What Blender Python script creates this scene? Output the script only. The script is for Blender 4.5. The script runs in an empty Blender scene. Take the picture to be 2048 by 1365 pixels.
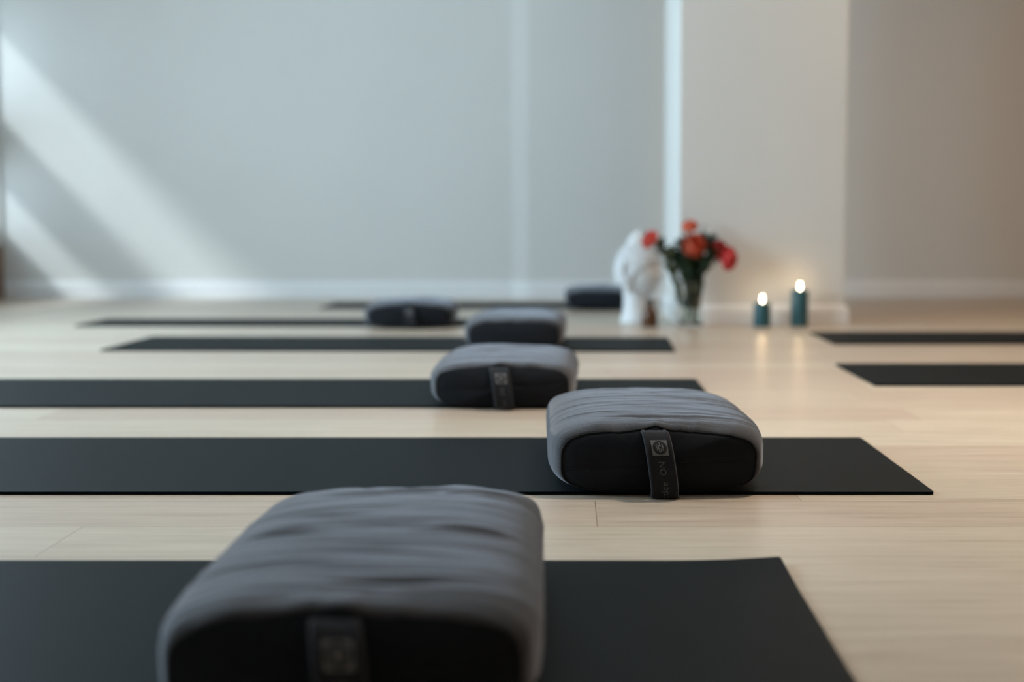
import bpy, bmesh, math, random
from mathutils import Vector, Matrix, noise
C = bpy.context.scene.collection
SC = bpy.context.scene
PI = math.pi

# ---------------------------------------------------------------- camera
FPX = 2844.0
cam = bpy.data.cameras.new('camera')
cam.sensor_width = 36.0
cam.lens = FPX / 2048 * 36.0
cam.shift_x = -116.0 / 2048
cam.clip_start = 0.05
cam.dof.use_dof = True
cam.dof.focus_distance = 2.52
cam.dof.aperture_fstop = 2.0
cam_o = bpy.data.objects.new('camera', cam)
C.objects.link(cam_o)
cam_o.location = (0, 0, 0.489)
cam_o.rotation_euler = (PI / 2 - math.radians(4.774), 0, 0)
SC.camera = cam_o

# ---------------------------------------------------------------- view, world, light
SC.view_settings.view_transform = 'Standard'
SC.view_settings.look = 'None'
SC.view_settings.gamma = 1
SC.view_settings.use_curve_mapping = False
SC.view_settings.exposure = 0.75

w = bpy.data.worlds.new('world')
SC.world = w
w.use_nodes = True
w.node_tree.nodes['Background'].inputs[0].default_value = (0.62, 0.82, 1.0, 1)
w.node_tree.nodes['Background'].inputs[1].default_value = 0.6


def light(name, kind, loc, rot, color, power, **kw):
    l = bpy.data.lights.new(name, kind)
    l.color = color
    l.energy = power
    for k, v in kw.items():
        setattr(l, k, v)
    o = bpy.data.objects.new(name, l)
    C.objects.link(o)
    o.location = loc
    o.rotation_euler = rot
    return o


XL, XR, YB, YF, ZC = -3.665, 3.7, 9.2, -2.6, 3.1
# hazy sun, travelling to the right, to the back and down
sd = Vector((1.0, 1.0, -1.05))
sun = light('sun', 'SUN', (-8, 0, 8), sd.to_track_quat('-Z', 'Y').to_euler(), (0.86, 0.96, 1.0), 1.35, angle=math.radians(6.5))
# daylight entering through the windows of the left wall
def daylight(y0, y1, z0, z1, power, col=(0.66, 0.87, 1.0)):
    light('window_daylight', 'AREA', (XL - 0.32, (y0 + y1) / 2, (z0 + z1) / 2), (0, -PI / 2, 0), col, power,
          shape='RECTANGLE', size=z1 - z0, size_y=y1 - y0)
WINS = [(2.2, 4.2), (4.7, 6.6)]
for a, b in WINS:
    daylight(a, b, 0.5, 2.6, 105)
daylight(7.15, 9.1, 0.5, 1.78, 14)

# ---------------------------------------------------------------- helpers

def mat(name, base=(0.5, 0.5, 0.5), rough=0.5, **kw):
    m = bpy.data.materials.new(name)
    m.use_nodes = True
    b = m.node_tree.nodes['Principled BSDF']
    b.inputs['Base Color'].default_value = (*base, 1)
    b.inputs['Roughness'].default_value = rough
    for k, v in kw.items():
        b.inputs[k.replace('_', ' ')].default_value = v
    return m


def N(m, t, **kw):
    n = m.node_tree.nodes.new(t)
    for k, v in kw.items():
        if k in n.inputs:
            n.inputs[k].default_value = v
        else:
            setattr(n, k, v)
    return n


def L(m, a, b):
    m.node_tree.links.new(a, b)


def noisy(m, base, base2, scale, bump=0.0, bscale=None, bdist=0.002, stretch=None):
    """procedural two-tone variation and fine bump"""
    bs = m.node_tree.nodes['Principled BSDF']
    tc = N(m, 'ShaderNodeTexCoord')
    src = tc.outputs['Object']
    if stretch:
        mp = N(m, 'ShaderNodeMapping')
        mp.inputs['Scale'].default_value = stretch
        L(m, src, mp.inputs[0]); src = mp.outputs[0]
    nz = N(m, 'ShaderNodeTexNoise'); nz.inputs['Scale'].default_value = scale; nz.inputs['Detail'].default_value = 5
    L(m, src, nz.inputs['Vector'])
    rp = N(m, 'ShaderNodeValToRGB')
    rp.color_ramp.elements[0].position = 0.3; rp.color_ramp.elements[0].color = (*base, 1)
    rp.color_ramp.elements[1].position = 0.7; rp.color_ramp.elements[1].color = (*base2, 1)
    L(m, nz.outputs['Fac'], rp.inputs[0]); L(m, rp.outputs[0], bs.inputs['Base Color'])
    if bump:
        n2 = N(m, 'ShaderNodeTexNoise'); n2.inputs['Scale'].default_value = bscale or scale * 4; n2.inputs['Detail'].default_value = 3
        L(m, src, n2.inputs['Vector'])
        bp = N(m, 'ShaderNodeBump'); bp.inputs['Strength'].default_value = bump; bp.inputs['Distance'].default_value = bdist
        L(m, n2.outputs['Fac'], bp.inputs['Height']); L(m, bp.outputs[0], bs.inputs['Normal'])
    return m


def mesh_obj(name, verts, faces, material=None, parent=None, smooth=True):
    me = bpy.data.meshes.new(name)
    me.from_pydata([tuple(v) for v in verts], [], faces)
    me.update()
    if smooth:
        me.polygons.foreach_set('use_smooth', [True] * len(me.polygons))
    o = bpy.data.objects.new(name, me)
    C.objects.link(o)
    if material:
        me.materials.append(material)
    if parent:
        o.parent = parent
    return o


class MB:
    """collects shapes for one mesh"""
    def __init__(s):
        s.v = []; s.f = []

    def add(s, v, f):
        n = len(s.v)
        s.v += [Vector(q) for q in v]
        s.f += [tuple(i + n for i in q) for q in f]

    def box(s, x0, x1, y0, y1, z0, z1):
        s.add([(x0, y0, z0), (x1, y0, z0), (x1, y1, z0), (x0, y1, z0), (x0, y0, z1), (x1, y0, z1), (x1, y1, z1), (x0, y1, z1)],
              [(0, 3, 2, 1), (4, 5, 6, 7), (0, 1, 5, 4), (1, 2, 6, 5), (2, 3, 7, 6), (3, 0, 4, 7)])

    def prism(s, pts, z0, z1):
        n = len(pts)
        s.add([(x, y, z0) for x, y in pts] + [(x, y, z1) for x, y in pts],
              [tuple(range(n))[::-1], tuple(range(n, 2 * n))] + [(i, (i + 1) % n, n + (i + 1) % n, n + i) for i in range(n)])

    def lathe(s, prof, cx=0, cy=0, n=40, wob=None):
        v = []; f = []
        for j, (r, z) in enumerate(prof):
            for i in range(n):
                a = 2 * PI * i / n
                v.append((cx + r * math.cos(a), cy + r * math.sin(a), z + (wob(a, r, z) if wob else 0)))
        for j in range(len(prof) - 1):
            for i in range(n):
                k = (i + 1) % n
                f.append((j * n + i, j * n + k, (j + 1) * n + k, (j + 1) * n + i))
        s.add(v, f)

    def tube(s, pts, r, n=8, closed=False):
        pts = [Vector(p) for p in pts]
        m = len(pts)
        rr = r if hasattr(r, '__len__') else [r] * m
        v = []; f = []
        up = Vector((0.13, 0.21, 0.97))
        for j, p in enumerate(pts):
            a = pts[(j + 1) % m] if (closed or j < m - 1) else p
            b = pts[j - 1] if (closed or j > 0) else p
            d = (a - b).normalized()
            u = d.cross(up)
            if u.length < 1e-3:
                u = d.cross(Vector((1, 0, 0)))
            u.normalize(); w2 = d.cross(u)
            for i in range(n):
                t = 2 * PI * i / n
                v.append(p + (u * math.cos(t) + w2 * math.sin(t)) * rr[j])
        for j in range(m if closed else m - 1):
            q = (j + 1) % m
            for i in range(n):
                k = (i + 1) % n
                f.append((j * n + i, j * n + k, q * n + k, q * n + i))
        if not closed:
            f.append(tuple(range(n))[::-1]); f.append(tuple(range((m - 1) * n, m * n)))
        s.add(v, f)

    def build(s, name, material, parent=None, smooth=False, bevel=0.0):
        o = mesh_obj(name, s.v, s.f, material, parent, smooth)
        if bevel:
            b = o.modifiers.new('bevel', 'BEVEL'); b.width = bevel; b.segments = 2; b.limit_method = 'ANGLE'
        return o


def tag(o, label, cat, group=None, kind=None):
    if label: o['label'] = label
    if cat: o['category'] = cat
    if group: o['group'] = group
    if kind: o['kind'] = kind
    return o


def struct(o):
    o['kind'] = 'structure'
    return o


def empty(name, loc, rz=0):
    o = bpy.data.objects.new(name, None)
    C.objects.link(o)
    o.location = loc; o.rotation_euler = (0, 0, rz); o.empty_display_size = 0.1
    return o

# ---------------------------------------------------------------- materials
M_wall = noisy(mat('wall_paint', rough=0.75), (0.66, 0.66, 0.645), (0.68, 0.68, 0.665), 1.5, bump=0.15, bscale=220, bdist=0.0006)
M_ceil = noisy(mat('ceiling_paint', rough=0.8), (0.7, 0.7, 0.69), (0.73, 0.73, 0.72), 2.0)
M_trimw = mat('white_gloss_trim', (0.80, 0.81, 0.82), 0.35)
M_tan = noisy(mat('tan_wood_wall', rough=0.5), (0.42, 0.24, 0.13), (0.5, 0.3, 0.17), 3, stretch=(1, 1, 0.15))  # for the unseen walls, tan picked to bounce warm light into the room
M_brown = noisy(mat('brown_wood', rough=0.45), (0.16, 0.075, 0.035), (0.24, 0.12, 0.06), 6, stretch=(1, 8, 1))


def floor_material():
    m = mat('pale_oak_planks', rough=0.38)
    b = m.node_tree.nodes['Principled BSDF']
    uv = N(m, 'ShaderNodeUVMap'); uv.uv_map = 'plank'
    at = N(m, 'ShaderNodeAttribute'); at.attribute_name = 'shade'
    sep = N(m, 'ShaderNodeSeparateColor'); L(m, at.outputs['Color'], sep.inputs[0])
    tc = N(m, 'ShaderNodeTexCoord')
    # shift the grain per plank
    sh = N(m, 'ShaderNodeCombineXYZ')
    mul = N(m, 'ShaderNodeMath', operation='MULTIPLY'); mul.inputs[1].default_value = 37.0
    L(m, sep.outputs[0], mul.inputs[0]); L(m, mul.outputs[0], sh.inputs[2])
    ad = N(m, 'ShaderNodeVectorMath', operation='ADD'); L(m, tc.outputs['Object'], ad.inputs[0]); L(m, sh.outputs[0], ad.inputs[1])
    mp = N(m, 'ShaderNodeMapping'); mp.inputs['Scale'].default_value = (1.3, 20, 1); L(m, ad.outputs[0], mp.inputs[0])
    g1 = N(m, 'ShaderNodeTexNoise'); g1.inputs['Scale'].default_value = 2.2; g1.inputs['Detail'].default_value = 8; g1.inputs['Roughness'].default_value = 0.62
    g1.inputs['Distortion'].default_value = 0.6
    L(m, mp.outputs[0], g1.inputs['Vector'])
    mp2 = N(m, 'ShaderNodeMapping'); mp2.inputs['Scale'].default_value = (3.0, 160, 1); L(m, ad.outputs[0], mp2.inputs[0])
    g2 = N(m, 'ShaderNodeTexNoise'); g2.inputs['Scale'].default_value = 2.0; g2.inputs['Detail'].default_value = 4
    L(m, mp2.outputs[0], g2.inputs['Vector'])
    rp = N(m, 'ShaderNodeValToRGB'); e = rp.color_ramp.elements
    e[0].position = 0.25; e[0].color = (0.40, 0.328, 0.262, 1)
    e[1].position = 0.72; e[1].color = (0.60, 0.525, 0.44, 1)
    n = e.new(0.45); n.color = (0.52, 0.445, 0.365, 1)
    L(m, g1.outputs['Fac'], rp.inputs[0])
    # fine dark pores
    r2 = N(m, 'ShaderNodeValToRGB'); e = r2.color_ramp.elements
    e[0].position = 0.28; e[0].color = (0.78, 0.76, 0.74, 1); e[1].position = 0.48; e[1].color = (1, 1, 1, 1)
    L(m, g2.outputs['Fac'], r2.inputs[0])
    mx = N(m, 'ShaderNodeMix', data_type='RGBA', blend_type='MULTIPLY'); mx.inputs[0].default_value = 1
    L(m, rp.outputs[0], mx.inputs[6]); L(m, r2.outputs[0], mx.inputs[7])
    # per plank tone (pinkish / greyish)
    tone = N(m, 'ShaderNodeValToRGB'); e = tone.color_ramp.elements
    e[0].color = (0.92, 0.85, 0.82, 1); e[1].color = (1.05, 1.05, 1.02, 1); n = e.new(0.5); n.color = (1.0, 0.98, 0.95, 1)
    L(m, sep.outputs[1], tone.inputs[0])
    mt = N(m, 'ShaderNodeMix', data_type='RGBA', blend_type='MULTIPLY'); mt.inputs[0].default_value = 1
    L(m, mx.outputs[2], mt.inputs[6]); L(m, tone.outputs[0], mt.inputs[7])
    # seams from the plank uv (u: metres from the joint, v: metres from the long edge; both folded)
    su = N(m, 'ShaderNodeSeparateXYZ'); L(m, uv.outputs[0], su.inputs[0])
    hold = []
    for k, wd in ((0, 0.0006), (1, 0.0007)):
        lt = N(m, 'ShaderNodeMath', operation='LESS_THAN'); lt.inputs[1].default_value = wd
        L(m, su.outputs[k], lt.inputs[0]); hold.append(lt)
    mxm = N(m, 'ShaderNodeMath', operation='MAXIMUM'); L(m, hold[0].outputs[0], mxm.inputs[0]); L(m, hold[1].outputs[0], mxm.inputs[1])
    sm = N(m, 'ShaderNodeMix', data_type='RGBA'); L(m, mxm.outputs[0], sm.inputs[0])
    L(m, mt.outputs[2], sm.inputs[6]); sm.inputs[7].default_value = (0.17, 0.12, 0.085, 1)
    L(m, sm.outputs[2], b.inputs['Base Color'])
    # roughness and bump
    rr = N(m, 'ShaderNodeMapRange'); rr.inputs[3].default_value = 0.27; rr.inputs[4].default_value = 0.37
    L(m, g1.outputs['Fac'], rr.inputs[0]); L(m, rr.outputs[0], b.inputs['Roughness'])
    bp = N(m, 'ShaderNodeBump'); bp.inputs['Strength'].default_value = 0.25; bp.inputs['Distance'].default_value = 0.0004
    L(m, g2.outputs['Fac'], bp.inputs['Height']); L(m, bp.outputs[0], b.inputs['Normal'])
    return m


M_floor = floor_material()
M_mat = mat('mat_rubber', rough=0.52, Specular_IOR_Level=0.07)
M_mat.node_tree.nodes['Principled BSDF'].inputs['Specular Tint'].default_value = (0.80, 0.98, 1.12, 1)  # cool window light on the mats put in as a bluish tint
M_mat = noisy(M_mat, (0.0010, 0.0030, 0.0045), (0.0022, 0.0048, 0.0065), 900, bump=0.6, bscale=700, bdist=0.0008)


def fabric(name, c0, c1, sheen, tint):
    m = mat(name, rough=0.85, Sheen_Weight=sheen, Sheen_Roughness=0.45)
    m.node_tree.nodes['Principled BSDF'].inputs['Sheen Tint'].default_value = (*tint, 1)
    m.node_tree.nodes['Principled BSDF'].inputs['Specular IOR Level'].default_value = 0.2
    return noisy(m, c0, c1, 420, bump=0.5, bscale=900, bdist=0.0007)


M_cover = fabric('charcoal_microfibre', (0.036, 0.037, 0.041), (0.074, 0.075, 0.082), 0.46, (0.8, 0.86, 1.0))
M_panel = fabric('charcoal_microfibre_panel', (0.0065, 0.0085, 0.012), (0.0095, 0.0115, 0.016), 0.06, (0.8, 0.86, 1.0))  # cover fabric again, with the shade on the ends painted in as darker colour
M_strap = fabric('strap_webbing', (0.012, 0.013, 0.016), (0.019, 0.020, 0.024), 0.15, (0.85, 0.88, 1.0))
M_seam = mat('seam_thread', (0.006, 0.007, 0.009), 0.9)
M_patch = noisy(mat('woven_grey_label', rough=0.8), (0.12, 0.12, 0.125), (0.155, 0.155, 0.16), 600)
M_disc = mat('black_woven_disc', (0.010, 0.010, 0.012), 0.8)
M_mark = mat('pale_embroidery', (0.30, 0.30, 0.31), 0.8)
M_letter = mat('grey_embossed_thread', (0.075, 0.077, 0.08), 0.7)

# ---------------------------------------------------------------- floor
def build_floor():
    rnd = random.Random(5)
    W = 0.2075; y = 2.052 - W * 23; LP = 2.2
    fixed = {2.2595: 0.044, 2.467: 0.4075, 2.052: -0.785, 1.8445: 0.9, 1.637: 1.1}
    vs = []; fs = []; uvs = []; cols = []
    x0, x1 = XL - 0.1, XR + 0.1
    row = 0
    while y < 9.7:
        off = rnd.random() * LP
        for k, v in fixed.items():
            if abs(k - y) < 0.02:
                off = v
        xs = []
        t = off - LP * math.ceil((off - x0) / LP)
        while t < x1:
            xs.append(t); t += LP
        for a in xs:
            b = a + LP
            c = (rnd.random(), rnd.random(), rnd.random(), 1)
            # four quads per plank, so that the folded uv is exact
            xm = (a + b) / 2; ym = y + W / 2
            for (xa, xb, ua, ub) in ((a, xm, 0, LP / 2), (xm, b, LP / 2, 0)):
                for (ya, yb, va, vb) in ((y, ym, 0, W / 2), (ym, y + W, W / 2, 0)):
                    n = len(vs)
                    vs += [(xa, ya, 0), (xb, ya, 0), (xb, yb, 0), (xa, yb, 0)]
                    fs.append((n, n + 1, n + 2, n + 3))
                    uvs += [(ua, va), (ub, va), (ub, vb), (ua, vb)]
                    cols += [c] * 4
        y += W; row += 1
    o = mesh_obj('floor', vs, fs, M_floor, smooth=False)
    me = o.data
    ul = me.uv_layers.new(name='plank')
    for i, q in enumerate(uvs):
        ul.data[i].uv = q
    ca = me.color_attributes.new('shade', 'FLOAT_COLOR', 'CORNER')
    for i, c in enumerate(cols):
        ca.data[i].color = c
    return struct(o)


build_floor()
m = MB(); m.box(XL - 0.3, XR + 0.3, YF - 0.2, 9.9, -0.25, -0.02); struct(m.build('floor_slab', M_ceil))

# ---------------------------------------------------------------- walls
# left wall with openings
m = MB()
def wall_y(m, ys, holes, x0, x1, z1):
    """wall along y, holes = (y0,y1,z0,z1)"""
    y = ys[0]
    for (a, b, c, d) in holes:
        m.box(x0, x1, y, a, 0, z1)
        m.box(x0, x1, a, b, 0, c)
        m.box(x0, x1, a, b, d, z1)
        y = b
    m.box(x0, x1, y, ys[1], 0, z1)
holes = [(a, b, 0.45, 2.65) for a, b in WINS] + [(7.1, 9.17, 0.44, 1.93)]
wall_y(m, (YF, 9.6), holes, XL - 0.2, XL, ZC)
struct(m.build('wall_left', M_wall))
M_glass_t = bpy.data.materials.new('window_glass'); M_glass_t.use_nodes = True
nt = M_glass_t.node_tree; nt.nodes.clear()
_o = nt.nodes.new('ShaderNodeOutputMaterial'); _m = nt.nodes.new('ShaderNodeMixShader'); _m.inputs[0].default_value = 0.06
_t = nt.nodes.new('ShaderNodeBsdfTransparent'); _g = nt.nodes.new('ShaderNodeBsdfGlossy'); _g.inputs['Roughness'].default_value = 0.02
nt.links.new(_t.outputs[0], _m.inputs[1]); nt.links.new(_g.outputs[0], _m.inputs[2]); nt.links.new(_m.outputs[0], _o.inputs[0])
for i, (a, b, c, d) in enumerate(holes):
    m = MB(); t = 0.045; x0, x1 = XL - 0.13, XL - 0.06
    m.box(x0, x1, a, a + t, c, d); m.box(x0, x1, b - t, b, c, d); m.box(x0, x1, a, b, c, c + t); m.box(x0, x1, a, b, d - t, d)
    if i < 2:
        m.box(x0, x1, (a + b) / 2 - 0.02, (a + b) / 2 + 0.02, c, d)
    else:
        m.box(x0, x1, a, b, 0.86, 1.24)     # broad transom between the two lights of the corner window
    wf = struct(m.build('window_%d' % (i + 1), M_trimw, bevel=0.004))
    m = MB(); m.box(XL - 0.1, XL - 0.094, a + t, b - t, c + t, d - t); m.build('window_pane', M_glass_t, wf)
# back wall: left field, splayed return, middle field set 8 cm forward, right field behind the column
m = MB()
m.prism([(XL - 0.2, 9.2), (-0.378, 9.2), (-0.266, 9.178), (0.9, 9.178), (0.9, 9.32), (XR + 0.2, 9.32), (XR + 0.2, 9.6), (XL - 0.2, 9.6)], 0, ZC)
struct(m.build('wall_back', M_wall))
m = MB(); m.box(XR, XR + 0.2, YF, 9.6, 0, ZC); struct(m.build('wall_right', M_tan))
m = MB(); m.box(XL - 0.2, XR + 0.2, YF - 0.2, YF, 0, ZC); struct(m.build('wall_front', M_tan))
m = MB(); m.box(XL - 0.2, XR + 0.2, YF - 0.2, 9.6, ZC, ZC + 0.2); struct(m.build('ceiling', M_ceil))
# column
m = MB(); m.box(0.522, 1.316, 6.815, 7.90, 0, ZC); struct(m.build('wall_column', M_wall, bevel=0.004))

def base_profile(h, t):
    return [(0, 0), (t, 0), (t, h * 0.72), (t * 0.75, h * 0.80), (t * 0.75, h * 0.88), (t * 0.35, h * 0.97), (0, h)]

def skirting(name, path, h=0.095, t=0.018, material=None, closed=False):
    """profile swept along a floor path, sticking out to the right-hand side of the path direction"""
    pr = base_profile(h, t); n = len(path); k = len(pr); v = []; f = []
    for i, p in enumerate(path):
        p = Vector(p)
        d1 = (Vector(path[(i + 1) % n]) - p) if (closed or i < n - 1) else None
        d0 = (p - Vector(path[i - 1])) if (closed or i > 0) else None
        ns = []
        for d in (d0, d1):
            if d is not None:
                d.normalize(); ns.append(Vector((d.y, -d.x)))
        nn = sum(ns, Vector((0, 0))); nn.normalize()
        sc = 1 / max(0.3, nn.dot(ns[0]))
        for (o, z) in pr:
            q = p + nn * o * sc
            v.append((q.x, q.y, z + 0.0005))
    for i in range(n if closed else n - 1):
        j = (i + 1) % n
        for a in range(k):
            b = (a + 1) % k
            f.append((i * k + a, j * k + a, j * k + b, i * k + b))
    if not closed:
        f.append(tuple(range(k))); f.append(tuple(range((n - 1) * k, n * k))[::-1])
    o = mesh_obj(name, v, f, material or M_trimw, smooth=False)
    return struct(o)

skirting('baseboard_back', [(XL, 9.2), (-0.378, 9.2), (-0.266, 9.178), (0.9, 9.178), (0.9, 9.32), (XR, 9.32)], 0.11)
skirting('baseboard_column', [(0.522, 7.90), (0.522, 6.815), (1.316, 6.815), (1.316, 7.90)], 0.095)
# wooden panel below the corner window
m = MB(); m.box(XL, XL + 0.015, 6.9, 9.17, 0, 0.34)
struct(m.build('trim_1', M_brown, bevel=0.004))
# unseen wall added outside to keep the sun off the nearer windows
m = MB(); m.box(-8.9, -8.6, -8, 1.7, 0, 10); struct(m.build('wall_outside', M_ceil))
m = MB(); m.box(-20, XL - 0.22, -8, 16, -0.6, -0.3); struct(m.build('ground_outside', M_ceil))

# warm fill lights added out of view, shaped as round ceiling lamps
M_fillshade = mat('lamp_glass', (0.9, 0.8, 0.65), 0.4); 
_b = M_fillshade.node_tree.nodes['Principled BSDF']; _b.inputs['Emission Color'].default_value = (1, 0.72, 0.42, 1); _b.inputs['Emission Strength'].default_value = 3
M_metal = mat('brushed_metal', (0.5, 0.5, 0.5), 0.3, Metallic=1.0)
for i, (lx, ly, pw) in enumerate([(1.25, 3.4, 18), (2.7, 5.8, 19)]):
    r = empty('ceiling_lamp', (lx, ly, ZC))
    tag(r, ['round warm ceiling lamp above the bolster with the emblem', 'round warm ceiling lamp farther back, off to the right'][i], 'lamp', 'warm ceiling lamps')
    m = MB(); m.lathe([(0.0, 0), (0.20, 0), (0.20, -0.03), (0.17, -0.04)]); m.build('lamp_base', M_metal, r, True)
    m = MB(); m.lathe([(0.17, -0.03), (0.165, -0.06), (0.12, -0.09), (0.0, -0.10)]); m.build('lamp_shade', M_fillshade, r, True)
    light('lamp_light', 'AREA', (lx, ly, ZC - 0.13), (0, 0, 0), [(1.0, 0.87, 0.72), (1.0, 0.66, 0.36)][i], pw, shape='DISK', size=0.34, spread=math.radians([105, 180][i]))

# ---------------------------------------------------------------- yoga mats
def yoga_mat(x0, x1, y0, y1, rz, label, curl=0.0, seed=0):
    """rubber mat 6 mm thick with rounded corners, soft waviness, corner curl; origin at its middle"""
    cx, cy = (x0 + x1) / 2, (y0 + y1) / 2
    a, b = (x1 - x0) / 2, (y1 - y0) / 2
    NX, NY, T = 140, 44, 0.006
    def top(u, v):
        # snap to a slightly rounded rectangle
        x, y = u * a, v * b
        rc = 0.006
        dx, dy = abs(x) - (a - rc), abs(y) - (b - rc)
        if dx > 0 and dy > 0:
            d = math.hypot(dx, dy)
            if d > rc * 0.999:
                k = rc / d
                x = math.copysign(a - rc + dx * k, x); y = math.copysign(b - rc + dy * k, y)
        x += 0.0012 * noise.noise(Vector((seed * 3.1, y * 7, 1)))
        z = 0
        # far right corner lifting a little
        d = math.hypot(a - x, b - y)
        z += curl * max(0, 1 - d / 0.16) ** 2
        return x, y, z
    vs = []; fs = []
    us = [-1 + 2 * i / NX for i in range(NX + 1)]; vv = [-1 + 2 * j / NY for j in range(NY + 1)]
    us = [-1, -0.997] + us[1:-1] + [0.997, 1]; vv = [-1, -0.99] + vv[1:-1] + [0.99, 1]
    nx, ny = len(us), len(vv)
    for layer in (0, 1):
        for v in vv:
            for u in us:
                x, y, z = top(u, v)
                edge = (u in (us[0], us[-1])) or (v in (vv[0], vv[-1]))
                zz = z + (T - (0.0008 if edge else 0) if layer else (0.0004 if edge else 0.0))
                vs.append((x, y, zz))
    o = nx * ny
    for j in range(ny - 1):
        for i in range(nx - 1):
            q = j * nx + i
            fs.append((q, q + nx, q + nx + 1, q + 1))
            fs.append((o + q, o + q + 1, o + q + nx + 1, o + q + nx))
    ring = [i for i in range(nx)] + [j * nx + nx - 1 for j in range(1, ny)] + [(ny - 1) * nx + i for i in range(nx - 2, -1, -1)] + [j * nx for j in range(ny - 2, 0, -1)]
    for i in range(len(ring)):
        p, q = ring[i], ring[(i + 1) % len(ring)]
        fs.append((p, q, o + q, o + p))
    ob = mesh_obj('yoga_mat', vs, fs, M_mat, smooth=False)
    ob.location = (cx, cy, 0.0004); ob.rotation_euler = (0, 0, rz)
    return tag(ob, label, 'yoga mat', 'dark yoga mats laid out on the wooden floor')


yoga_mat(-1.87, 0.302, 1.36, 2.006, 0.0, 'dark blue-grey yoga mat nearest the camera, running off the bottom left of the picture', 0.006, 1)
yoga_mat(-1.52, 0.655, 2.526, 3.176, 0.0, 'dark yoga mat in sharp focus under the bolster with the emblem on its strap', 0.0, 2)
yoga_mat(-1.79, 0.39, 3.729, 4.379, 0.001, 'dark yoga mat just behind the sharply focused bolster and its mat', 0.0, 3)
yoga_mat(-1.785, 0.405, 5.37, 6.00, -0.022, 'blue-grey yoga mat whose two ends both show, fourth row from the camera', 0.0, 4)
yoga_mat(-2.33, -0.17, 6.67, 7.14, 0.0, 'thin-looking dark yoga mat starting farthest to the left, under the wide far bolster', 0.0, 5)
yoga_mat(-1.42, 0.45, 8.05, 8.60, 0.0, 'farthest dark yoga mat, a thin strip close to the back wall', 0.0, 6)
yoga_mat(0.911, 3.07, 4.222, 4.865, 0.0, 'nearer of the two brownish-black yoga mats at the right edge', 0.0, 7)
yoga_mat(1.06, 3.22, 5.675, 6.28, 0.0, 'farther of the two brownish-black yoga mats at the right edge, by the tall candle', 0.0, 8)

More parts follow.
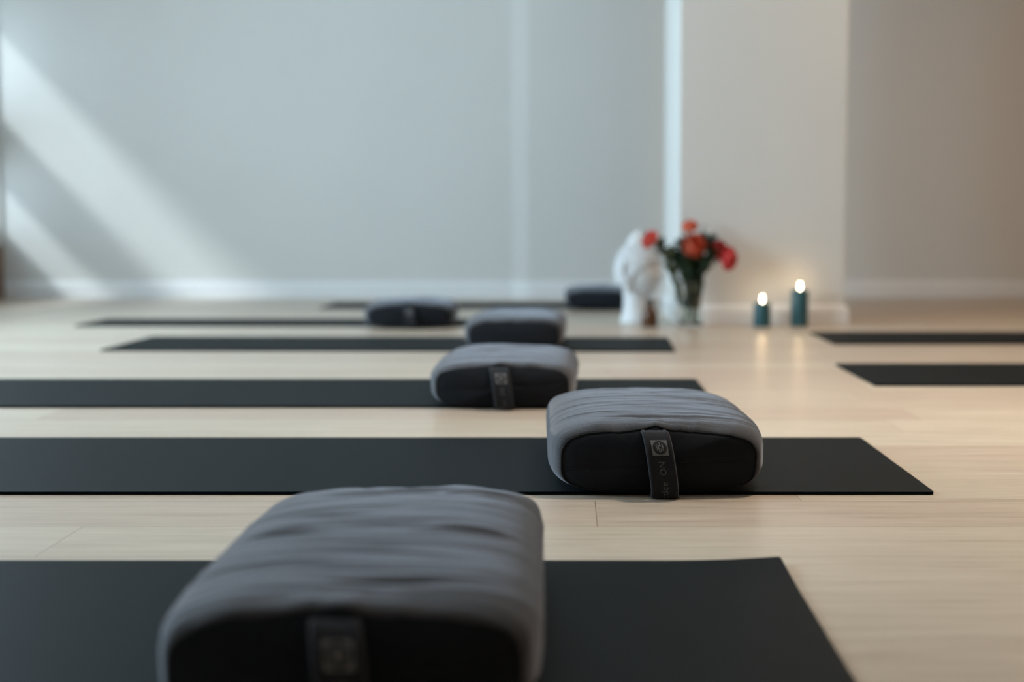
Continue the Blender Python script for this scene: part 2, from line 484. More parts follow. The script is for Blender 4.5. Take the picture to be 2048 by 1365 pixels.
# ---------------------------------------------------------------- bolsters
def bolster(loc, rz, label, a=0.198, b=0.066, Lh=0.325, seed=1, strap=True, creases=16, ea=0.885, eb=0.83, fold=1.0, strap_x=0.0, kinks=(), rear=0.93, droop=0.0):
    rnd = random.Random(seed)
    root = empty('bolster', loc, rz)
    tag(root, label, 'bolster', 'charcoal fabric bolsters on the yoga mats')
    NT, NS = 176, 180
    cr = []
    for i in range(creases):
        cr.append((rnd.uniform(-0.9, 0.9) * Lh, rnd.uniform(-1, 1) * a * 0.9, rnd.uniform(0.05, 0.16), rnd.uniform(0.003, 0.008),
                   rnd.uniform(0.001, 0.0038), rnd.uniform(-0.12, 0.12), rnd.uniform(-0.8, 0.8)))
    for (ky, kx, kl, kw, kd) in kinks:
        cr.append((ky, kx, kl, kw, kd, rnd.uniform(-0.05, 0.15), 0.3))

    def sect(phi, A, B):
        c, s = math.cos(phi), math.sin(phi)
        th = math.atan2(B * s, A * c)
        ct, st = abs(math.cos(th)), abs(math.sin(th))
        n = 3.4 if s > 0 else 3.8
        r = ((ct / A) ** n + (st / B) ** n) ** (-1 / n)
        return r * math.cos(th), r * math.sin(th)

    def prof(u):
        if u > 0:
            e = (1 - min(1, u) ** 12) ** 0.6
            t = u * u * (3 - 2 * u)
            return ea + 0.02 + (0.98 - ea) * e, (eb + 0.06 + (0.94 - eb) * e) * (1 - (1 - rear) * t)
        e = (1 - min(1, abs(u)) ** 8) ** 0.6
        return ea + (1 - ea) * e, eb + (1 - eb) * e

    def wob(phi, sgn):
        """seam line wander, at both ends"""
        x = math.cos(phi) * a
        top = max(0, math.sin(phi))
        w1 = 0.0035 * noise.noise(Vector((x * 22, seed * 7.3, sgn))) + 0.002 * noise.noise(Vector((x * 60, seed * 3.3, 4 + sgn)))
        if sgn < 0 and strap:
            w1 += 0.010 * math.exp(-((x - strap_x + 0.01) / 0.035) ** 2)
        return w1 * top

    def surf(phi, u):
        kx, kz = prof(u)
        x, z = sect(phi, a * kx, b * kz)
        tz = b * kz
        y = u * Lh
        top = max(0.0, math.sin(phi)) ** 0.5
        side = abs(math.cos(phi))
        # crown along the length
        zz = z + tz
        zz += 0.004 * top * (1 - (x / a) ** 2) * math.cos(u * PI / 2)
        # broad waves and folds
        d = 0
        P = Vector((x * 3.0, y * 11, seed * 5.7 + z * 4))
        wp = 0.02 * noise.noise(P * 1.1) + 0.25 * x * x
        d += 0.0026 * noise.noise(Vector((x * 4, (y + wp) * 24, seed * 2.1 + z * 6)))
        rg = 1 - abs(noise.noise(Vector((x * 2.4 + 5, (y + wp) * 34, seed * 1.7 + z * 5)))) * 2
        d -= 0.0024 * max(0, rg) ** 3 * (0.35 + 0.65 * abs(noise.noise(Vector((x * 8, y * 6, seed + 9)))) * 2)
        d += 0.0035 * noise.noise(Vector((x * 5, y * 5, seed * 4.4)))
        d += 0.0008 * noise.noise(Vector((x * 9, (y + wp) * 85, seed * 6.1))) * (0.5 + noise.noise(Vector((x * 7, y * 9, seed * 1.3))))
        for (cy, cx, cl, cw, cd, sl, bow) in cr:
            q = (x - cx)
            yy = y - cy - sl * q - bow * q * q
            if abs(yy) < cw * 3.5 and abs(q) < cl * 2:
                d -= cd * (math.exp(-(yy / cw) ** 2) - 0.45 * math.exp(-((abs(yy) - cw * 2) / cw) ** 2)) * math.exp(-(q / cl) ** 2)
        d *= fold
        # puckers running off the end seams
        for sg in (-1, 1):
            de = (1 - sg * u) * Lh
            if de < 0.12:
                d += 0.0058 * fold * noise.noise(Vector((math.cos(phi) * a * 34, de * 7, seed * 8.8 + sg))) * math.exp(-de / 0.035) * (de / (de + 0.006))
        k = top if math.sin(phi) > 0 else 0.0
        zz += d * k
        x += math.copysign(d * side * 0.9, x) * (0.4 + 0.6 * k)
        e = abs(u) ** 12
        zz += wob(phi, math.copysign(1, u)) * e
        y2 = y + 0.004 * noise.noise(Vector((x * 12, seed * 3, zz * 20))) * e
        return Vector((x, y2, max(0.0, zz)))

    # u spacing denser near the ends
    us = [math.sin((-1 + 2 * j / NS) * PI / 2 * 0.93) / math.sin(PI / 2 * 0.93) for j in range(NS + 1)]
    vs = []; fs = []
    for u in us:
        for i in range(NT):
            vs.append(surf(2 * PI * i / NT, u))
    for j in range(NS):
        for i in range(NT):
            k = (i + 1) % NT
            fs.append((j * NT + i, j * NT + k, (j + 1) * NT + k, (j + 1) * NT + i))
    mesh_obj('cover', vs, fs, M_cover, root)

    # end panels
    rings = 26
    pf = {}
    for sg in (-1, 1):
        vs = []; fs = []
        edge = [surf(2 * PI * i / NT, sg * 1.0) for i in range(NT)]
        c = Vector((0, sg * Lh, b * (eb if sg < 0 else (eb + 0.06) * rear)))
        def panel_pt(p, q, sg=sg, c=c):
            v = c + (p - c) * q
            bul = 0.016 * (1 - q ** 2.4) + 0.0016 * noise.noise(Vector((v.x * 16, v.z * 30, seed * 2.2))) * (1 - q ** 4)
            bul += 0.003 * math.sin(min(1, (1 - q) / 0.12) * PI / 2) - 0.001
            zf = (v.z / (2 * b * eb))
            bul += 0.004 * (0.6 - zf) * (1 - q ** 3)
            gr = 0.0018 * math.exp(-((v.z - zip_z(v.x)) / 0.0035) ** 2) * (1 - q ** 8)
            v.y += sg * (bul - gr)
            return v
        def zip_z(x):
            return 0.052 + 0.012 * x / a + 0.0012 * math.sin(x * 40)
        for r in range(rings):
            q = 1 - r / rings
            for i in range(NT):
                vs.append(panel_pt(edge[i], q))
        vs.append(panel_pt(edge[0], 0))
        for r in range(rings - 1):
            for i in range(NT):
                k = (i + 1) % NT
                f = (r * NT + i, r * NT + k, (r + 1) * NT + k, (r + 1) * NT + i)
                fs.append(f if sg < 0 else f[::-1])
        for i in range(NT):
            f = ((rings - 1) * NT + i, (rings - 1) * NT + (i + 1) % NT, len(vs) - 1)
            fs.append(f if sg < 0 else f[::-1])
        if sg > 0:
            fs = [f[::-1] for f in fs]; 
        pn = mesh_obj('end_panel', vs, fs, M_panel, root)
        m = MB()
        m.tube([p + Vector((0, sg * 0.0006, 0)) for p in edge], 0.0013, 6, closed=True)
        m.build('seam', M_seam, pn, True)
        # horizontal zip seam over the panel
        pts = []
        for k in range(61):
            x = (-0.97 + 1.94 * k / 60) * a * ea
            z = zip_z(x)
            # find q along the ray from the centre through (x,z)
            best = None
            dx, dz = x - c.x, z - c.z
            ang = math.atan2(dz, dx)
            for p in edge:
                pa = math.atan2(p.z - c.z, p.x - c.x)
                dd = abs((pa - ang + PI) % (2 * PI) - PI)
                if best is None or dd < best[0]:
                    best = (dd, p)
            rmax = math.hypot(best[1].x - c.x, best[1].z - c.z)
            q = min(1, math.hypot(dx, dz) / rmax)
            v = panel_pt(best[1], q); v.x = x; v.z = z
            pts.append(v)
        m = MB(); m.tube(pts, 0.0008, 5)
        m.build('zip', M_seam, pn, True)

    if strap:
        # strap: padded ribbon bowed outwards from the top seam to the floor
        H = 2 * b * eb
        y0 = -Lh
        ctl = [Vector((y0 + 0.004, H - 0.004)), Vector((y0 - 0.014, H - 0.006)), Vector((y0 - 0.034, H * 0.74)), Vector((y0 - 0.044, H * 0.40)),
               Vector((y0 - 0.043, H * 0.12)), Vector((y0 - 0.030, 0.0 - droop)), Vector((y0 - 0.0, 0.001))]
        def cr_pt(t):
            t = max(0, min(0.9999, t)) * (len(ctl) - 1); i = int(t); f = t - i
            p = [ctl[max(0, i - 1)], ctl[i], ctl[i + 1], ctl[min(len(ctl) - 1, i + 2)]]
            return 0.5 * ((2 * p[1]) + (p[2] - p[0]) * f + (2 * p[0] - 5 * p[1] + 4 * p[2] - p[3]) * f * f + (3 * p[1] - p[0] - 3 * p[2] + p[3]) * f ** 3)
        K = 90
        path = [cr_pt(i / K) for i in range(K + 1)]
        ln = [0]
        for i in range(K):
            ln.append(ln[-1] + (path[i + 1] - path[i]).length)
        TL = ln[-1]
        def at(s):
            s = max(0, min(TL - 1e-6, s))
            i = max(k for k in range(K) if ln[k] <= s); f = (s - ln[i]) / (ln[i + 1] - ln[i])
            p = path[i].lerp(path[i + 1], f)
            i0, i1 = max(0, i - 2), min(K, i + 3)
            d = (path[i1] - path[i0]).normalized()
            nrm = Vector((d.y, -d.x))         # outward
            if nrm.x > 0 and s > TL * 0.1 and s < TL * 0.85: nrm = -nrm
            return p, nrm
        def strap_pt(w_, s, off):
            p, n_ = at(s)
            q = p + n_ * off
            cx = strap_x - 0.011 + 0.019 * min(1, s / (TL * 0.7)) ** 0.8
            return Vector((cx + w_, q.x, max(0.0006 - (droop if q.x < -Lh - 0.012 else 0), q.y)))
        hw = 0.024; th = 0.0026
        NSg = 70
        sec = []
        for k in range(9): sec.append((-hw + 2 * hw * k / 8, 0.5 + (0.35 if k in (1, 7) else 0)))
        outer = [(-hw - 0.0008, 0.0)] + [(-hw + 0.002, 1.0), (-hw + 0.006, 1.25), (-hw + 0.0085, 0.8), (-0.008, 0.95), (0.008, 0.95), (hw - 0.0085, 0.8), (hw - 0.006, 1.25), (hw - 0.002, 1.0)] + [(hw + 0.0008, 0.0)]
        inner = [(hw - 0.002, -1.0), (0, -1.0), (-hw + 0.002, -1.0)]
        prof_ = outer + inner
        vs = []; fs = []
        npf = len(prof_)
        for j in range(NSg + 1):
            s = TL * j / NSg
            for (w_, o_) in prof_:
                rip = 0.0005 * math.sin(s * 1500) if abs(w_) > hw - 0.007 else 0
                vs.append(strap_pt(w_, s, o_ * th + rip + 0.0015))
        for j in range(NSg):
            for i in range(npf):
                k = (i + 1) % npf
                fs.append((j * npf + i, (j + 1) * npf + i, (j + 1) * npf + k, j * npf + k))
        fs.append(tuple(range(npf))); fs.append(tuple(range(NSg * npf, (NSg + 1) * npf))[::-1])
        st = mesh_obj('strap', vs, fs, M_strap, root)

        def on_strap(name, polys, off, material):
            """polys: list of (verts2d, faces) in (across, along) metres"""
            v = []; f = []
            for (pv, pf_) in polys:
                n = len(v)
                v += [strap_pt(x, s, off) for x, s in pv]
                f += [tuple(i + n for i in q) for q in pf_]
            ob = mesh_obj(name, v, f, material, st, smooth=False)
            sm = ob.modifiers.new('thick', 'SOLIDIFY'); sm.thickness = 0.0003; sm.offset = 0
            return ob
        def grid(x0, x1, s0, s1, n=8):
            pv = [(x0 + (x1 - x0) * i / n, s0 + (s1 - s0) * j / n) for j in range(n + 1) for i in range(n + 1)]
            return pv, [(j * (n + 1) + i, j * (n + 1) + i + 1, (j + 1) * (n + 1) + i + 1, (j + 1) * (n + 1) + i) for j in range(n) for i in range(n)]
        s0 = 0.034
        cs, cxx = s0 + 0.01375, 0.001
        pt = on_strap('label_patch', [grid(-0.0145 + cxx, 0.0145 + cxx, s0, s0 + 0.0275)], th * 1.0 + 0.0020, M_patch)
        dv = [(cxx, cs)]; df = []
        for rr in (1, 2, 3):
            for i in range(36):
                dv.append((cxx + 0.0122 * rr / 3 * math.cos(i * PI / 18), cs + 0.0118 * rr / 3 * math.sin(i * PI / 18)))
        for i in range(36):
            k = (i + 1) % 36
            df.append((0, 1 + i, 1 + k))
            for rr in (0, 1):
                df.append((1 + rr * 36 + i, 1 + (rr + 1) * 36 + i, 1 + (rr + 1) * 36 + k, 1 + rr * 36 + k))
        on_strap('emblem_disc', [(dv, df)], th + 0.0024, M_disc)
        # pale swirling limbs inside the disc
        def stroke(pts, wd):
            pv = []; pf2 = []
            for i, (x, y) in enumerate(pts):
                a2 = pts[min(i + 1, len(pts) - 1)]; b2 = pts[max(i - 1, 0)]
                dx, dy = a2[0] - b2[0], a2[1] - b2[1]; l = math.hypot(dx, dy) or 1
                t = wd * (0.5 + 0.5 * math.sin(PI * min(1, max(0, (i + 1) / (len(pts) + 1)))))
                pv += [(x - dy / l * t, y + dx / l * t), (x + dy / l * t, y - dx / l * t)]
            for i in range(len(pts) - 1):
                pf2.append((2 * i, 2 * i + 1, 2 * i + 3, 2 * i + 2))
            return pv, pf2
        def arc(cx_, cy_, r, a0, a1, squeeze=1.0, n=16):
            return [(cxx + 0.00092 * (cx_ + r * math.cos(math.radians(a0 + (a1 - a0) * i / n)) * squeeze), cs + 0.00088 * (cy_ + r * math.sin(math.radians(a0 + (a1 - a0) * i / n)))) for i in range(n + 1)]
        strokes = [arc(0, -0.5, 2.2, 30, 330), arc(0.6, -0.3, 3.9, 95, 260), arc(0.9, 0.3, 5.6, -60, 40), arc(-3.6, 1.4, 2.0, 20, 250), arc(-5.8, 3.4, 1.9, -60, 190),
                   arc(-3.4, 6.0, 1.8, 180, 420), arc(0.3, 5.6, 1.7, -20, 230), arc(3.4, 5.9, 1.9, 150, 370), arc(4.4, 2.2, 1.8, 100, 330), arc(6.6, -0.6, 1.6, 30, 260),
                   arc(4.2, -3.9, 1.9, -120, 120), arc(1.6, -5.4, 1.7, 60, 290), arc(-1.9, -4.5, 1.8, -30, 200), arc(-5.0, -3.0, 2.0, 90, 300), arc(-7.6, -0.2, 1.3, -80, 120),
                   arc(-0.6, -8.2, 1.2, 150, 400), arc(5.9, 5.2, 1.1, -90, 140), arc(-0.6, 8.4, 1.0, 0, 240)]
        on_strap('emblem', [stroke(s_, 0.00026) for s_ in strokes], th + 0.0029, M_mark)
        # lettering running up the strap
        cu = bpy.data.curves.new('lettering', 'FONT'); cu.body = 'practice  ON'; cu.size = 0.0165; cu.resolution_u = 3
        cu.space_character = 1.12
        tmp = bpy.data.objects.new('tmp_text', cu); C.objects.link(tmp)
        dg = bpy.context.evaluated_depsgraph_get(); dg.update()
        me = bpy.data.meshes.new_from_object(tmp.evaluated_get(dg))
        bpy.data.objects.remove(tmp)
        xs = [v.co.x for v in me.vertices]
        x1 = max(xs); x0 = min(xs)
        s_top, s_bot = s0 + 0.038, TL - 0.014
        sc_ = min(1.0, (s_bot - s_top) / (x1 - x0)) 
        pv = [(cxx - 0.005 + v.co.y * 1.0, s_top + (x1 - v.co.x) * sc_) for v in me.vertices]
        pv = [(-(x - cxx) * -1 + cxx, s) for x, s in pv]
        # text reads upwards: glyph up points to the left
        pv = [(cxx - (x - cxx), s) for x, s in pv]
        on_strap('lettering', [(pv, [tuple(p.vertices) for p in me.polygons])], th * 0.95 + 0.0020, M_letter)
    return root


Z0 = 0.0066
bolster((-0.222, 1.655, Z0), 0.02, 'large charcoal bolster nearest the camera, blurred, at the bottom of the picture', a=0.190, b=0.064, Lh=0.325, seed=3,
        creases=22, kinks=[(-0.02, -0.11, 0.05, 0.008, 0.006), (-0.04, 0.10, 0.05, 0.008, 0.007), (0.22, 0.10, 0.05, 0.01, 0.005)], fold=1.1)
bolster((0.153, 2.845, Z0), 0.018, 'charcoal bolster in sharp focus with round emblem and lettering on its end strap', a=0.199, b=0.067, Lh=0.322, seed=11,
        creases=30, fold=1.0, ea=0.875, rear=0.86, droop=0.005)
bolster((-0.175, 4.035, Z0), -0.01, 'blurred charcoal bolster directly behind the sharply focused one, strap facing forward', a=0.195, b=0.062, Lh=0.325, seed=23, rear=0.88, fold=1.3)
bolster((-0.21, 5.70, Z0), -0.01, 'blurred charcoal bolster fourth from the camera, half hidden by the one before it', a=0.193, b=0.065, Lh=0.325, seed=31, strap=False)
bolster((-0.757, 6.86, Z0), 0.06, 'wide dark bolster farther left than the others, far back, strap in its middle', a=0.214, b=0.059, Lh=0.325, seed=43, rear=0.88, strap_x=0.0, fold=1.3)
bolster((0.155, 8.20, Z0), 0.0, 'farthest dark bolster, partly behind the white head sculpture', a=0.185, b=0.060, Lh=0.325, seed=51, strap=False)

# ---------------------------------------------------------------- candles
def candle_wax():
    m = mat('teal_wax', (0.018, 0.085, 0.105), 0.45)
    m = noisy(m, (0.016, 0.078, 0.095), (0.022, 0.095, 0.115), 14, bump=0.2, bscale=60, bdist=0.001)
    return m
M_wax = candle_wax()
M_wick = mat('black_wick', (0.01, 0.008, 0.007), 0.9)
M_flame = bpy.data.materials.new('candle_flame'); M_flame.use_nodes = True
_b = M_flame.node_tree.nodes['Principled BSDF']; _b.inputs['Base Color'].default_value = (1, 0.8, 0.5, 1)
_b.inputs['Emission Color'].default_value = (1.0, 0.80, 0.50, 1); _b.inputs['Emission Strength'].default_value = 32

def candle(x, y, h, r, label):
    root = empty('pillar_candle', (x, y, 0.0008))
    tag(root, label, 'candle', 'lit teal pillar candles')
    m = MB()
    m.lathe([(0.0, 0), (r * 0.96, 0), (r, 0.003), (r * 1.0, h * 0.5), (r * 0.995, h - 0.004), (r * 0.96, h), (r * 0.86, h - 0.0015), (r * 0.55, h - 0.006), (0.0, h - 0.008)], n=56,
            wob=lambda a, rr, z: 0.0015 * math.sin(a * 3 + x * 9) * (1 if z > h * 0.9 and rr > r * 0.8 else 0))
    m.build('wax_body', M_wax, root, True)
    m = MB(); m.tube([(0, 0, h - 0.009), (0.0005, 0, h), (0.0015, 0, h + 0.006), (0.003, 0, h + 0.010)], 0.0012, 8); m.build('wick', M_wick, root, True)
    m = MB()
    fl = [(0.0, h + 0.002), (0.0028, h + 0.004), (0.0044, h + 0.009), (0.0047, h + 0.014), (0.0038, h + 0.021), (0.0022, h + 0.028), (0.0008, h + 0.034), (0.0, h + 0.036)]
    m.lathe([(a_, b_) for a_, b_ in fl], cx=0.001, n=20); f = m.build('flame', M_flame, root, True)
    f['label'] = 'bright yellow-white flame'
    light('candle_glow', 'POINT', (x, y - 0.0, h + 0.05), (0, 0, 0), (1.0, 0.62, 0.30), 0.09, shadow_soft_size=0.02)
candle(0.902, 6.665, 0.112, 0.0405, 'short teal pillar candle with a lit flame, the left one of the pair')
candle(1.083, 6.70, 0.170, 0.0415, 'tall teal pillar candle with a lit flame, the right one of the pair')

# ---------------------------------------------------------------- glass vase
M_glass = mat('clear_glass', (0.97, 1.0, 0.99), 0.02, Transmission_Weight=1.0, IOR=1.45)
M_water = mat('vase_water', (0.93, 0.97, 0.93), 0.0, Transmission_Weight=1.0, IOR=1.33)
VX, VY = 0.566, 6.655
vase = empty('glass_vase', (VX, VY, 0.0008))
tag(vase, 'clear glass vase of water holding the bouquet, on the floor before the column', 'vase')
m = MB()
m.lathe([(0.0, 0), (0.052, 0), (0.056, 0.004), (0.055, 0.05), (0.050, 0.11), (0.050, 0.15), (0.054, 0.19), (0.060, 0.215), (0.0605, 0.217),
         (0.058, 0.216), (0.051, 0.19), (0.0470, 0.15), (0.0470, 0.11), (0.052, 0.05), (0.053, 0.014), (0.0, 0.012)], n=48)
m.build('vessel', M_glass, vase, True)
m = MB(); m.lathe([(0.0, 0.0125), (0.0515, 0.0145), (0.0512, 0.05), (0.0467, 0.11), (0.0467, 0.13), (0.0, 0.13)], n=48); m.build('water', M_water, vase, True)

# ---------------------------------------------------------------- flowers and greenery
M_stem = noisy(mat('green_stem', rough=0.5), (0.05, 0.10, 0.035), (0.08, 0.14, 0.05), 20)
M_leaf = noisy(mat('dark_green_leaf', rough=0.5), (0.012, 0.032, 0.018), (0.03, 0.06, 0.028), 30)
M_leaf2 = noisy(mat('olive_leaf', rough=0.55), (0.06, 0.075, 0.035), (0.11, 0.12, 0.06), 30)
M_or = noisy(mat('orange_petal', rough=0.6), (0.80, 0.15, 0.075), (0.92, 0.26, 0.15), 60)
M_rd = noisy(mat('red_petal', rough=0.6), (0.62, 0.03, 0.035), (0.80, 0.07, 0.06), 60)
M_pk = noisy(mat('coral_petal', rough=0.6), (0.80, 0.09, 0.075), (0.90, 0.20, 0.16), 60)

def petal(m, base, out, up, ln, wd, cup):
    side = out.cross(up).normalized()
    vs = []; fs = []
    nu, nv = 6, 7
    for j in range(nv):
        t = j / (nv - 1)
        wv = wd * (math.sin(PI * (0.12 + 0.8 * t)) ** 0.7)
        for i in range(nu):
            s = -1 + 2 * i / (nu - 1)
            p = base + up * (ln * t) + out * (cup * math.sin(t * PI * 0.75) * ln * (1 - 0.4 * s * s)) + side * (s * wv) + up * (-0.08 * ln * s * s * t)
            p += Vector((noise.noise(p * 120), noise.noise(p * 120 + Vector((3, 1, 4))), noise.noise(p * 120 + Vector((7, 7, 1))))) * 0.0012
            vs.append(p)
    for j in range(nv - 1):
        for i in range(nu - 1):
            q = j * nu + i; fs.append((q, q + 1, q + nu + 1, q + nu))
    m.add(vs, fs)

def bloom_mesh(m, c, r, axis, rnd):
    axis = axis.normalized()
    u0 = axis.orthogonal().normalized(); v0 = axis.cross(u0)
    base = c - axis * r * 0.8
    for layer, (cnt, lean, ln) in enumerate([(5, 0.12, 1.45), (7, 0.30, 1.5), (9, 0.52, 1.5), (11, 0.75, 1.45), (11, 1.0, 1.3)]):
        for k in range(cnt):
            a = 2 * PI * (k + 0.5 * layer) / cnt + rnd.uniform(-0.15, 0.15)
            out = u0 * math.cos(a) + v0 * math.sin(a)
            up = (axis * math.cos(lean * 0.85) + out * math.sin(lean * 0.85)).normalized()
            o2 = (out - up * out.dot(up)).normalized()
            petal(m, base + out * r * 0.06 * layer, o2, up, r * ln * rnd.uniform(0.92, 1.05), r * 0.5, 0.28)

def leaf(m, p, d, ln, wd, rnd):
    d = d.normalized(); side = d.cross(Vector((rnd.uniform(-.6, .6), rnd.uniform(-.6, .6), 1))).normalized(); nrm = side.cross(d)
    vs = []; fs = []; n = 7
    for j in range(n):
        t = j / (n - 1); wv = wd * math.sin(PI * (0.03 + 0.94 * t)) ** 0.8
        c = p + d * ln * t + nrm * (-0.25 * ln * t * t)
        vs += [c - side * wv + nrm * wv * 0.35, c, c + side * wv + nrm * wv * 0.35]
    for j in range(n - 1):
        for i in (0, 1):
            q = j * 3 + i; fs.append((q, q + 1, q + 4, q + 3))
    m.add(vs, fs)

def curve_pts(a, b, c, n=16):
    a, b, c = Vector(a), Vector(b), Vector(c)
    return [a * (1 - t) ** 2 + b * 2 * t * (1 - t) + c * t * t for t in [i / n for i in range(n + 1)]]

def px_at(dx, dz, dy=0.0):
    return Vector((dx, dy, dz))

def flower(bx, top, r, material, label, seed, lean=Vector((0, -0.5, 0.6)), leaves=3, extra=None):
    rnd = random.Random(seed)
    root = empty('flower', (VX, VY, 0.0))
    tag(root, label, 'flower')
    top = Vector(top)
    pts = curve_pts((bx, rnd.uniform(-0.02, 0.02), 0.018), (-bx * 0.3, 0, 0.24), top - lean.normalized() * r * 0.8)
    m = MB(); m.tube(pts, 0.0028, 7); m.build('stem', M_stem, root, True)
    m = MB(); bloom_mesh(m, top, r, lean, rnd); m.build('bloom', material, root, True)
    m = MB()
    m.lathe([(0.0, 0), (r * 0.25, 0.001), (r * 0.5, r * 0.35), (r * 0.52, r * 0.5)], n=10)
    q = lean.to_track_quat('Z', 'Y').to_matrix()
    o = top - lean.normalized() * r * 0.95
    m.v = [q @ v + o for v in m.v]
    m.build('calyx', M_leaf, root, True)
    for k in range(leaves):
        m = MB(); i = int(len(pts) * rnd.uniform(0.6, 0.9))
        leaf(m, pts[i], (top - pts[i]).normalized() * 0.6 + Vector((rnd.uniform(-1, 1), rnd.uniform(-1, 1), rnd.uniform(-0.1, 0.8))), rnd.uniform(0.05, 0.075), 0.013, rnd)
        m.build('leaf', M_leaf, root, True)
    return root

# local coordinates measured from the vase foot; one metre is about 425 px of the photograph here
flower(0.020, (-0.197, 0.0, 0.413), 0.036, M_pk, 'coral flower at the left side of the bouquet, in front of the white sculpture', 1, Vector((-0.7, -0.4, 0.5)), 2)
flower(-0.01, (-0.006, 0.01, 0.475), 0.030, M_or, 'orange-red flower at the very top of the bouquet', 2, Vector((-0.1, -0.5, 0.8)), 2)
flower(0.004, (0.010, -0.05, 0.382), 0.045, M_or, 'biggest bright orange flower in the middle of the bouquet', 3, Vector((0.0, -1.0, 0.35)), 3)
flower(-0.02, (0.138, 0.0, 0.360), 0.042, M_rd, 'red flower at the right of the bouquet, upper one of two touching blooms', 4, Vector((0.5, -0.6, 0.5)), 2)
flower(-0.025, (0.182, -0.01, 0.318), 0.044, M_rd, 'dark red flower hanging farthest right, lower one of two touching blooms', 5, Vector((0.9, -0.5, -0.15)), 1)

def sprig(top, label, seed, material, n=26, ll=0.062, ww=0.016, spread=0.9):
    n = int(n * 1.7)
    rnd = random.Random(seed)
    root = empty('greenery_sprig', (VX, VY, 0.0))
    tag(root, label, 'greenery', 'leafy sprigs in the bouquet')
    top = Vector(top)
    bx = 0.15 * top.x + rnd.uniform(-0.022, 0.022)
    bx = max(-0.035, min(0.035, bx))
    pts = curve_pts((bx, rnd.uniform(-0.025, 0.025), 0.017), (bx * 0.9 + top.x * 0.06, rnd.uniform(-0.02, 0.02), 0.20), top)
    m = MB(); m.tube(pts, 0.0022, 6); m.build('stem', M_stem, root, True)
    m = MB()
    for k in range(n):
        i = rnd.randint(int(len(pts) * 0.22), len(pts) - 1)
        p = pts[i]
        d = (pts[min(i + 1, len(pts) - 1)] - pts[i - 1]).normalized()
        a = rnd.uniform(0, 2 * PI); tz = (p.z - 0.1) / 0.3
        sp = spread * max(0.10, min(1, (p.z - 0.19) / 0.12))
        leaf(m, p, d + Vector((math.cos(a), math.sin(a), rnd.uniform(-0.2, 0.6))) * sp, ll * rnd.uniform(0.7, 1.1), ww, rnd)
    lf = m.build('leaves', material, root, True)
    lf['kind'] = 'stuff'
    return root

sprig((-0.150, 0.0, 0.375), 'olive-green leafy sprig reaching left under the coral flower', 21, M_leaf2, 38)
sprig((-0.085, 0.02, 0.345), 'dark leafy sprig left of the middle of the bouquet', 22, M_leaf, 34)
sprig((-0.035, -0.02, 0.375), 'dark leafy sprig rising just left of the biggest orange flower', 23, M_leaf, 36)
sprig((0.020, 0.03, 0.40), 'dark leafy sprig rising behind the biggest orange flower', 24, M_leaf, 36)
sprig((0.075, 0.0, 0.395), 'dark leafy sprig right of the biggest orange flower', 25, M_leaf, 34)
sprig((0.085, -0.03, 0.335), 'dark leafy sprig leaning to the two red flowers', 26, M_leaf, 30)
sprig((0.055, 0.01, 0.455), 'wispy thin-leaved sprig standing highest on the right side of the bouquet', 27, M_leaf2, 12, 0.035, 0.005, 0.5)
sprig((-0.01, -0.03, 0.30), 'short dark leafy sprig filling the mouth of the vase', 28, M_leaf, 34, 0.055)

# ---------------------------------------------------------------- amber bottle
M_amber = noisy(mat('amber_glass', rough=0.15), (0.065, 0.024, 0.008), (0.09, 0.035, 0.012), 10)
M_cap = mat('dark_brown_cap', (0.03, 0.014, 0.008), 0.4)
r = empty('amber_bottle', (0.374, 6.665, 0.0008))
tag(r, 'small brown bottle with sloping shoulders standing before the white sculpture', 'bottle')
m = MB(); m.lathe([(0.0, 0), (0.035, 0), (0.0375, 0.003), (0.0375, 0.052), (0.035, 0.066), (0.025, 0.084), (0.016, 0.096), (0.0140, 0.104), (0.0, 0.104)], n=36); m.build('glass_body', M_amber, r, True)
m = MB(); m.lathe([(0.0, 0.130), (0.011, 0.129), (0.0155, 0.126), (0.016, 0.100), (0.0145, 0.0985)], n=30); m.build('cap', M_cap, r, True)

# ---------------------------------------------------------------- white head sculpture
M_plaster = noisy(mat('white_plaster', rough=0.6), (0.66, 0.67, 0.69), (0.71, 0.72, 0.735), 12, bump=0.2, bscale=80, bdist=0.001)
root = empty('head_sculpture', (0.335, 6.915, 0.0006), math.radians(60))
tag(root, 'tall white plaster head sculpture with topknot and long ears, left of the bouquet', 'sculpture')

def G(x, c, s):
    return math.exp(-((x - c) / s) ** 2)

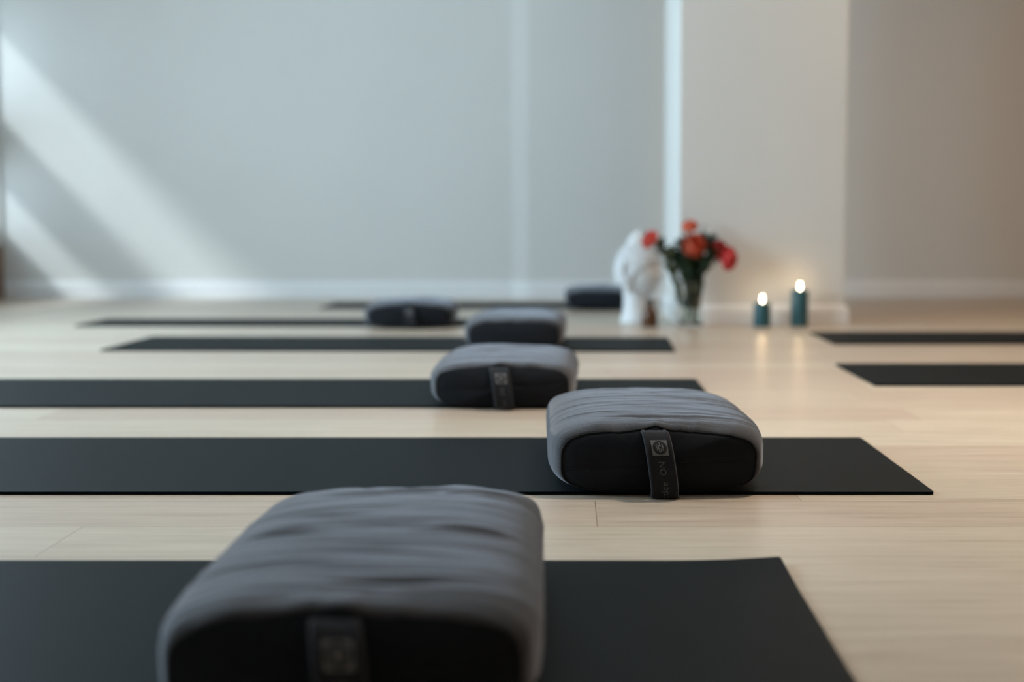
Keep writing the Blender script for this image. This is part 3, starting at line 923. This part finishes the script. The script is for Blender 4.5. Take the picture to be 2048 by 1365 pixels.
def head_r(th, ph):
    """th 0 faces -y (forward); returns point. ph from -pi/2 (chin) to pi/2"""
    rx, ry, rz = 0.098, 0.112, 0.135
    d = Vector((math.sin(th) * math.cos(ph), -math.cos(th) * math.cos(ph), math.sin(ph)))
    p = Vector((d.x * rx, d.y * ry, d.z * rz))
    zz = p.z
    # jaw taper
    if zz < 0:
        k = 1 - 0.28 * (-zz / rz) ** 1.5
        p.x *= k
        if p.y > 0: p.y *= 1 - 0.35 * (-zz / rz)
    f = max(0, math.cos(th)) ** 0.5 if abs(th) < PI / 2 else 0
    x = p.x
    nose = 0.026 * G(x, 0, 0.013) * (G(zz, -0.028, 0.020) + 0.55 * G(zz, 0.0, 0.022)) + 0.008 * (G(abs(x), 0.013, 0.007)) * G(zz, -0.036, 0.009)
    brow = 0.0055 * G(zz, 0.034 - 0.2 * abs(abs(x) - 0.03), 0.008) * G(abs(x), 0.034, 0.026)
    socket = -0.011 * G(zz, 0.014, 0.013) * G(abs(x), 0.034, 0.018)
    lid = 0.0075 * G(zz, 0.008, 0.0085) * G(abs(x), 0.034, 0.015)
    slit = -0.002 * G(zz, 0.003, 0.0022) * G(abs(x), 0.034, 0.016)
    lips = 0.0065 * (G(zz, -0.057, 0.005) * G(x, 0, 0.021) + 1.1 * G(zz, -0.069, 0.0055) * G(x, 0, 0.018)) - 0.003 * G(zz, -0.063, 0.002) * G(x, 0, 0.022)
    chin = 0.010 * G(zz, -0.098, 0.016) * G(x, 0, 0.024)
    cheek = 0.005 * G(zz, -0.03, 0.03) * G(abs(x), 0.045, 0.02)
    p.y -= (nose + brow + socket + lid + slit + lips + chin + cheek) * f
    return p

CZ = 0.250
vs = []; fs = []; NTh, NPh = 160, 120
for j in range(NPh + 1):
    ph = -PI / 2 + PI * j / NPh
    for i in range(NTh):
        th = -PI + 2 * PI * i / NTh
        p = head_r(th, ph); p.z += CZ; vs.append(p)
for j in range(NPh):
    for i in range(NTh):
        k = (i + 1) % NTh
        fs.append((j * NTh + i, j * NTh + k, (j + 1) * NTh + k, (j + 1) * NTh + i))
hd = mesh_obj('face', vs, fs, M_plaster, root)
# neck and foot
m = MB()
m.lathe([(0.0, 0), (0.078, 0), (0.080, 0.006), (0.077, 0.022), (0.068, 0.045), (0.066, 0.075), (0.064, 0.11), (0.066, 0.15), (0.07, 0.19)], n=48)
m.v = [Vector((v.x, v.y * 1.0 + 0.012, v.z)) for v in m.v]
m.build('neck', M_plaster, root, True)
# hair: cap with rows of curls and a topknot
m = MB()
rnd = random.Random(4)
def curl(m, p, n, r):
    n = n.normalized(); u = n.orthogonal().normalized(); v = n.cross(u)
    vs = []; fs = []
    k = 8
    for q, (rr, hh) in enumerate([(1.0, -0.3), (0.95, 0.25), (0.62, 0.62), (0.0, 0.8)]):
        for i in range(k):
            a = 2 * PI * i / k + q * 0.4
            vs.append(p + (u * math.cos(a) + v * math.sin(a)) * r * rr + n * r * hh)
    for q in range(3):
        for i in range(k):
            fs.append((q * k + i, q * k + (i + 1) % k, (q + 1) * k + (i + 1) % k, (q + 1) * k + i))
    m.add(vs, fs)
vs = []; fs = []
for j in range(40):
    t = j / 39
    for i in range(80):
        th = -PI + 2 * PI * i / 80
        front = max(0, math.cos(th))
        lo = 0.42 * front ** 0.6 + (-0.45) * (1 - front ** 0.6)
        ph = lo + (PI / 2 - lo) * t
        d = Vector((math.sin(th) * math.cos(ph) * 0.106, -math.cos(th) * math.cos(ph) * 0.120 + 0.002, math.sin(ph) * 0.143))
        vs.append(d + Vector((0, 0, CZ)))
for j in range(39):
    for i in range(80):
        fs.append((j * 80 + i, j * 80 + (i + 1) % 80, (j + 1) * 80 + (i + 1) % 80, (j + 1) * 80 + i))
m.add(vs, fs)
# topknot
m.lathe([(0.056, 0.115), (0.055, 0.138), (0.048, 0.160), (0.034, 0.178), (0.018, 0.188), (0.010, 0.200), (0.0, 0.207)], n=36)
for i in range(len(m.v) - 7 * 36, len(m.v)):
    m.v[i].z += CZ; m.v[i].y += 0.004
for j in range(11):
    for_ph = -0.4 + j * 0.165
    rad = math.cos(for_ph)
    cnt = max(6, int(2 * PI * rad * 0.112 / 0.0185))
    for i in range(cnt):
        th = -PI + 2 * PI * (i + 0.5 * (j % 2)) / cnt
        front = max(0, math.cos(th)); lo = 0.42 * front ** 0.6 - 0.45 * (1 - front ** 0.6)
        if for_ph < lo - 0.02: continue
        d = Vector((math.sin(th) * rad * 0.107, -math.cos(th) * rad * 0.121 + 0.002, math.sin(for_ph) * 0.144))
        curl(m, d + Vector((0, 0, CZ)), d, 0.0095)
for j, (rr, z) in enumerate([(0.056, 0.130), (0.051, 0.150), (0.040, 0.168)]):
    cnt = 18 - 4 * j
    for i in range(cnt):
        a = 2 * PI * (i + 0.5 * j) / cnt
        d = Vector((math.cos(a), math.sin(a), 0.3 + j * 0.3))
        curl(m, Vector((rr * math.cos(a), rr * math.sin(a) + 0.004, z + CZ)), d, 0.008)
m.build('curled_hair', M_plaster, root, True)
for sg in (-1, 1):
    m = MB()
    pts = [(sg * 0.098, 0.012, CZ + 0.035), (sg * 0.110, 0.020, CZ + 0.046), (sg * 0.116, 0.030, CZ + 0.030), (sg * 0.113, 0.028, CZ), (sg * 0.106, 0.018, CZ - 0.030),
           (sg * 0.100, 0.010, CZ - 0.070), (sg * 0.096, 0.006, CZ - 0.098), (sg * 0.091, 0.000, CZ - 0.100), (sg * 0.093, -0.002, CZ - 0.07), (sg * 0.096, 0.002, CZ - 0.03)]
    m.tube(pts, [0.006, 0.008, 0.009, 0.010, 0.010, 0.010, 0.009, 0.007, 0.007, 0.006], 10)
    m.build('ear', M_plaster, root, True)
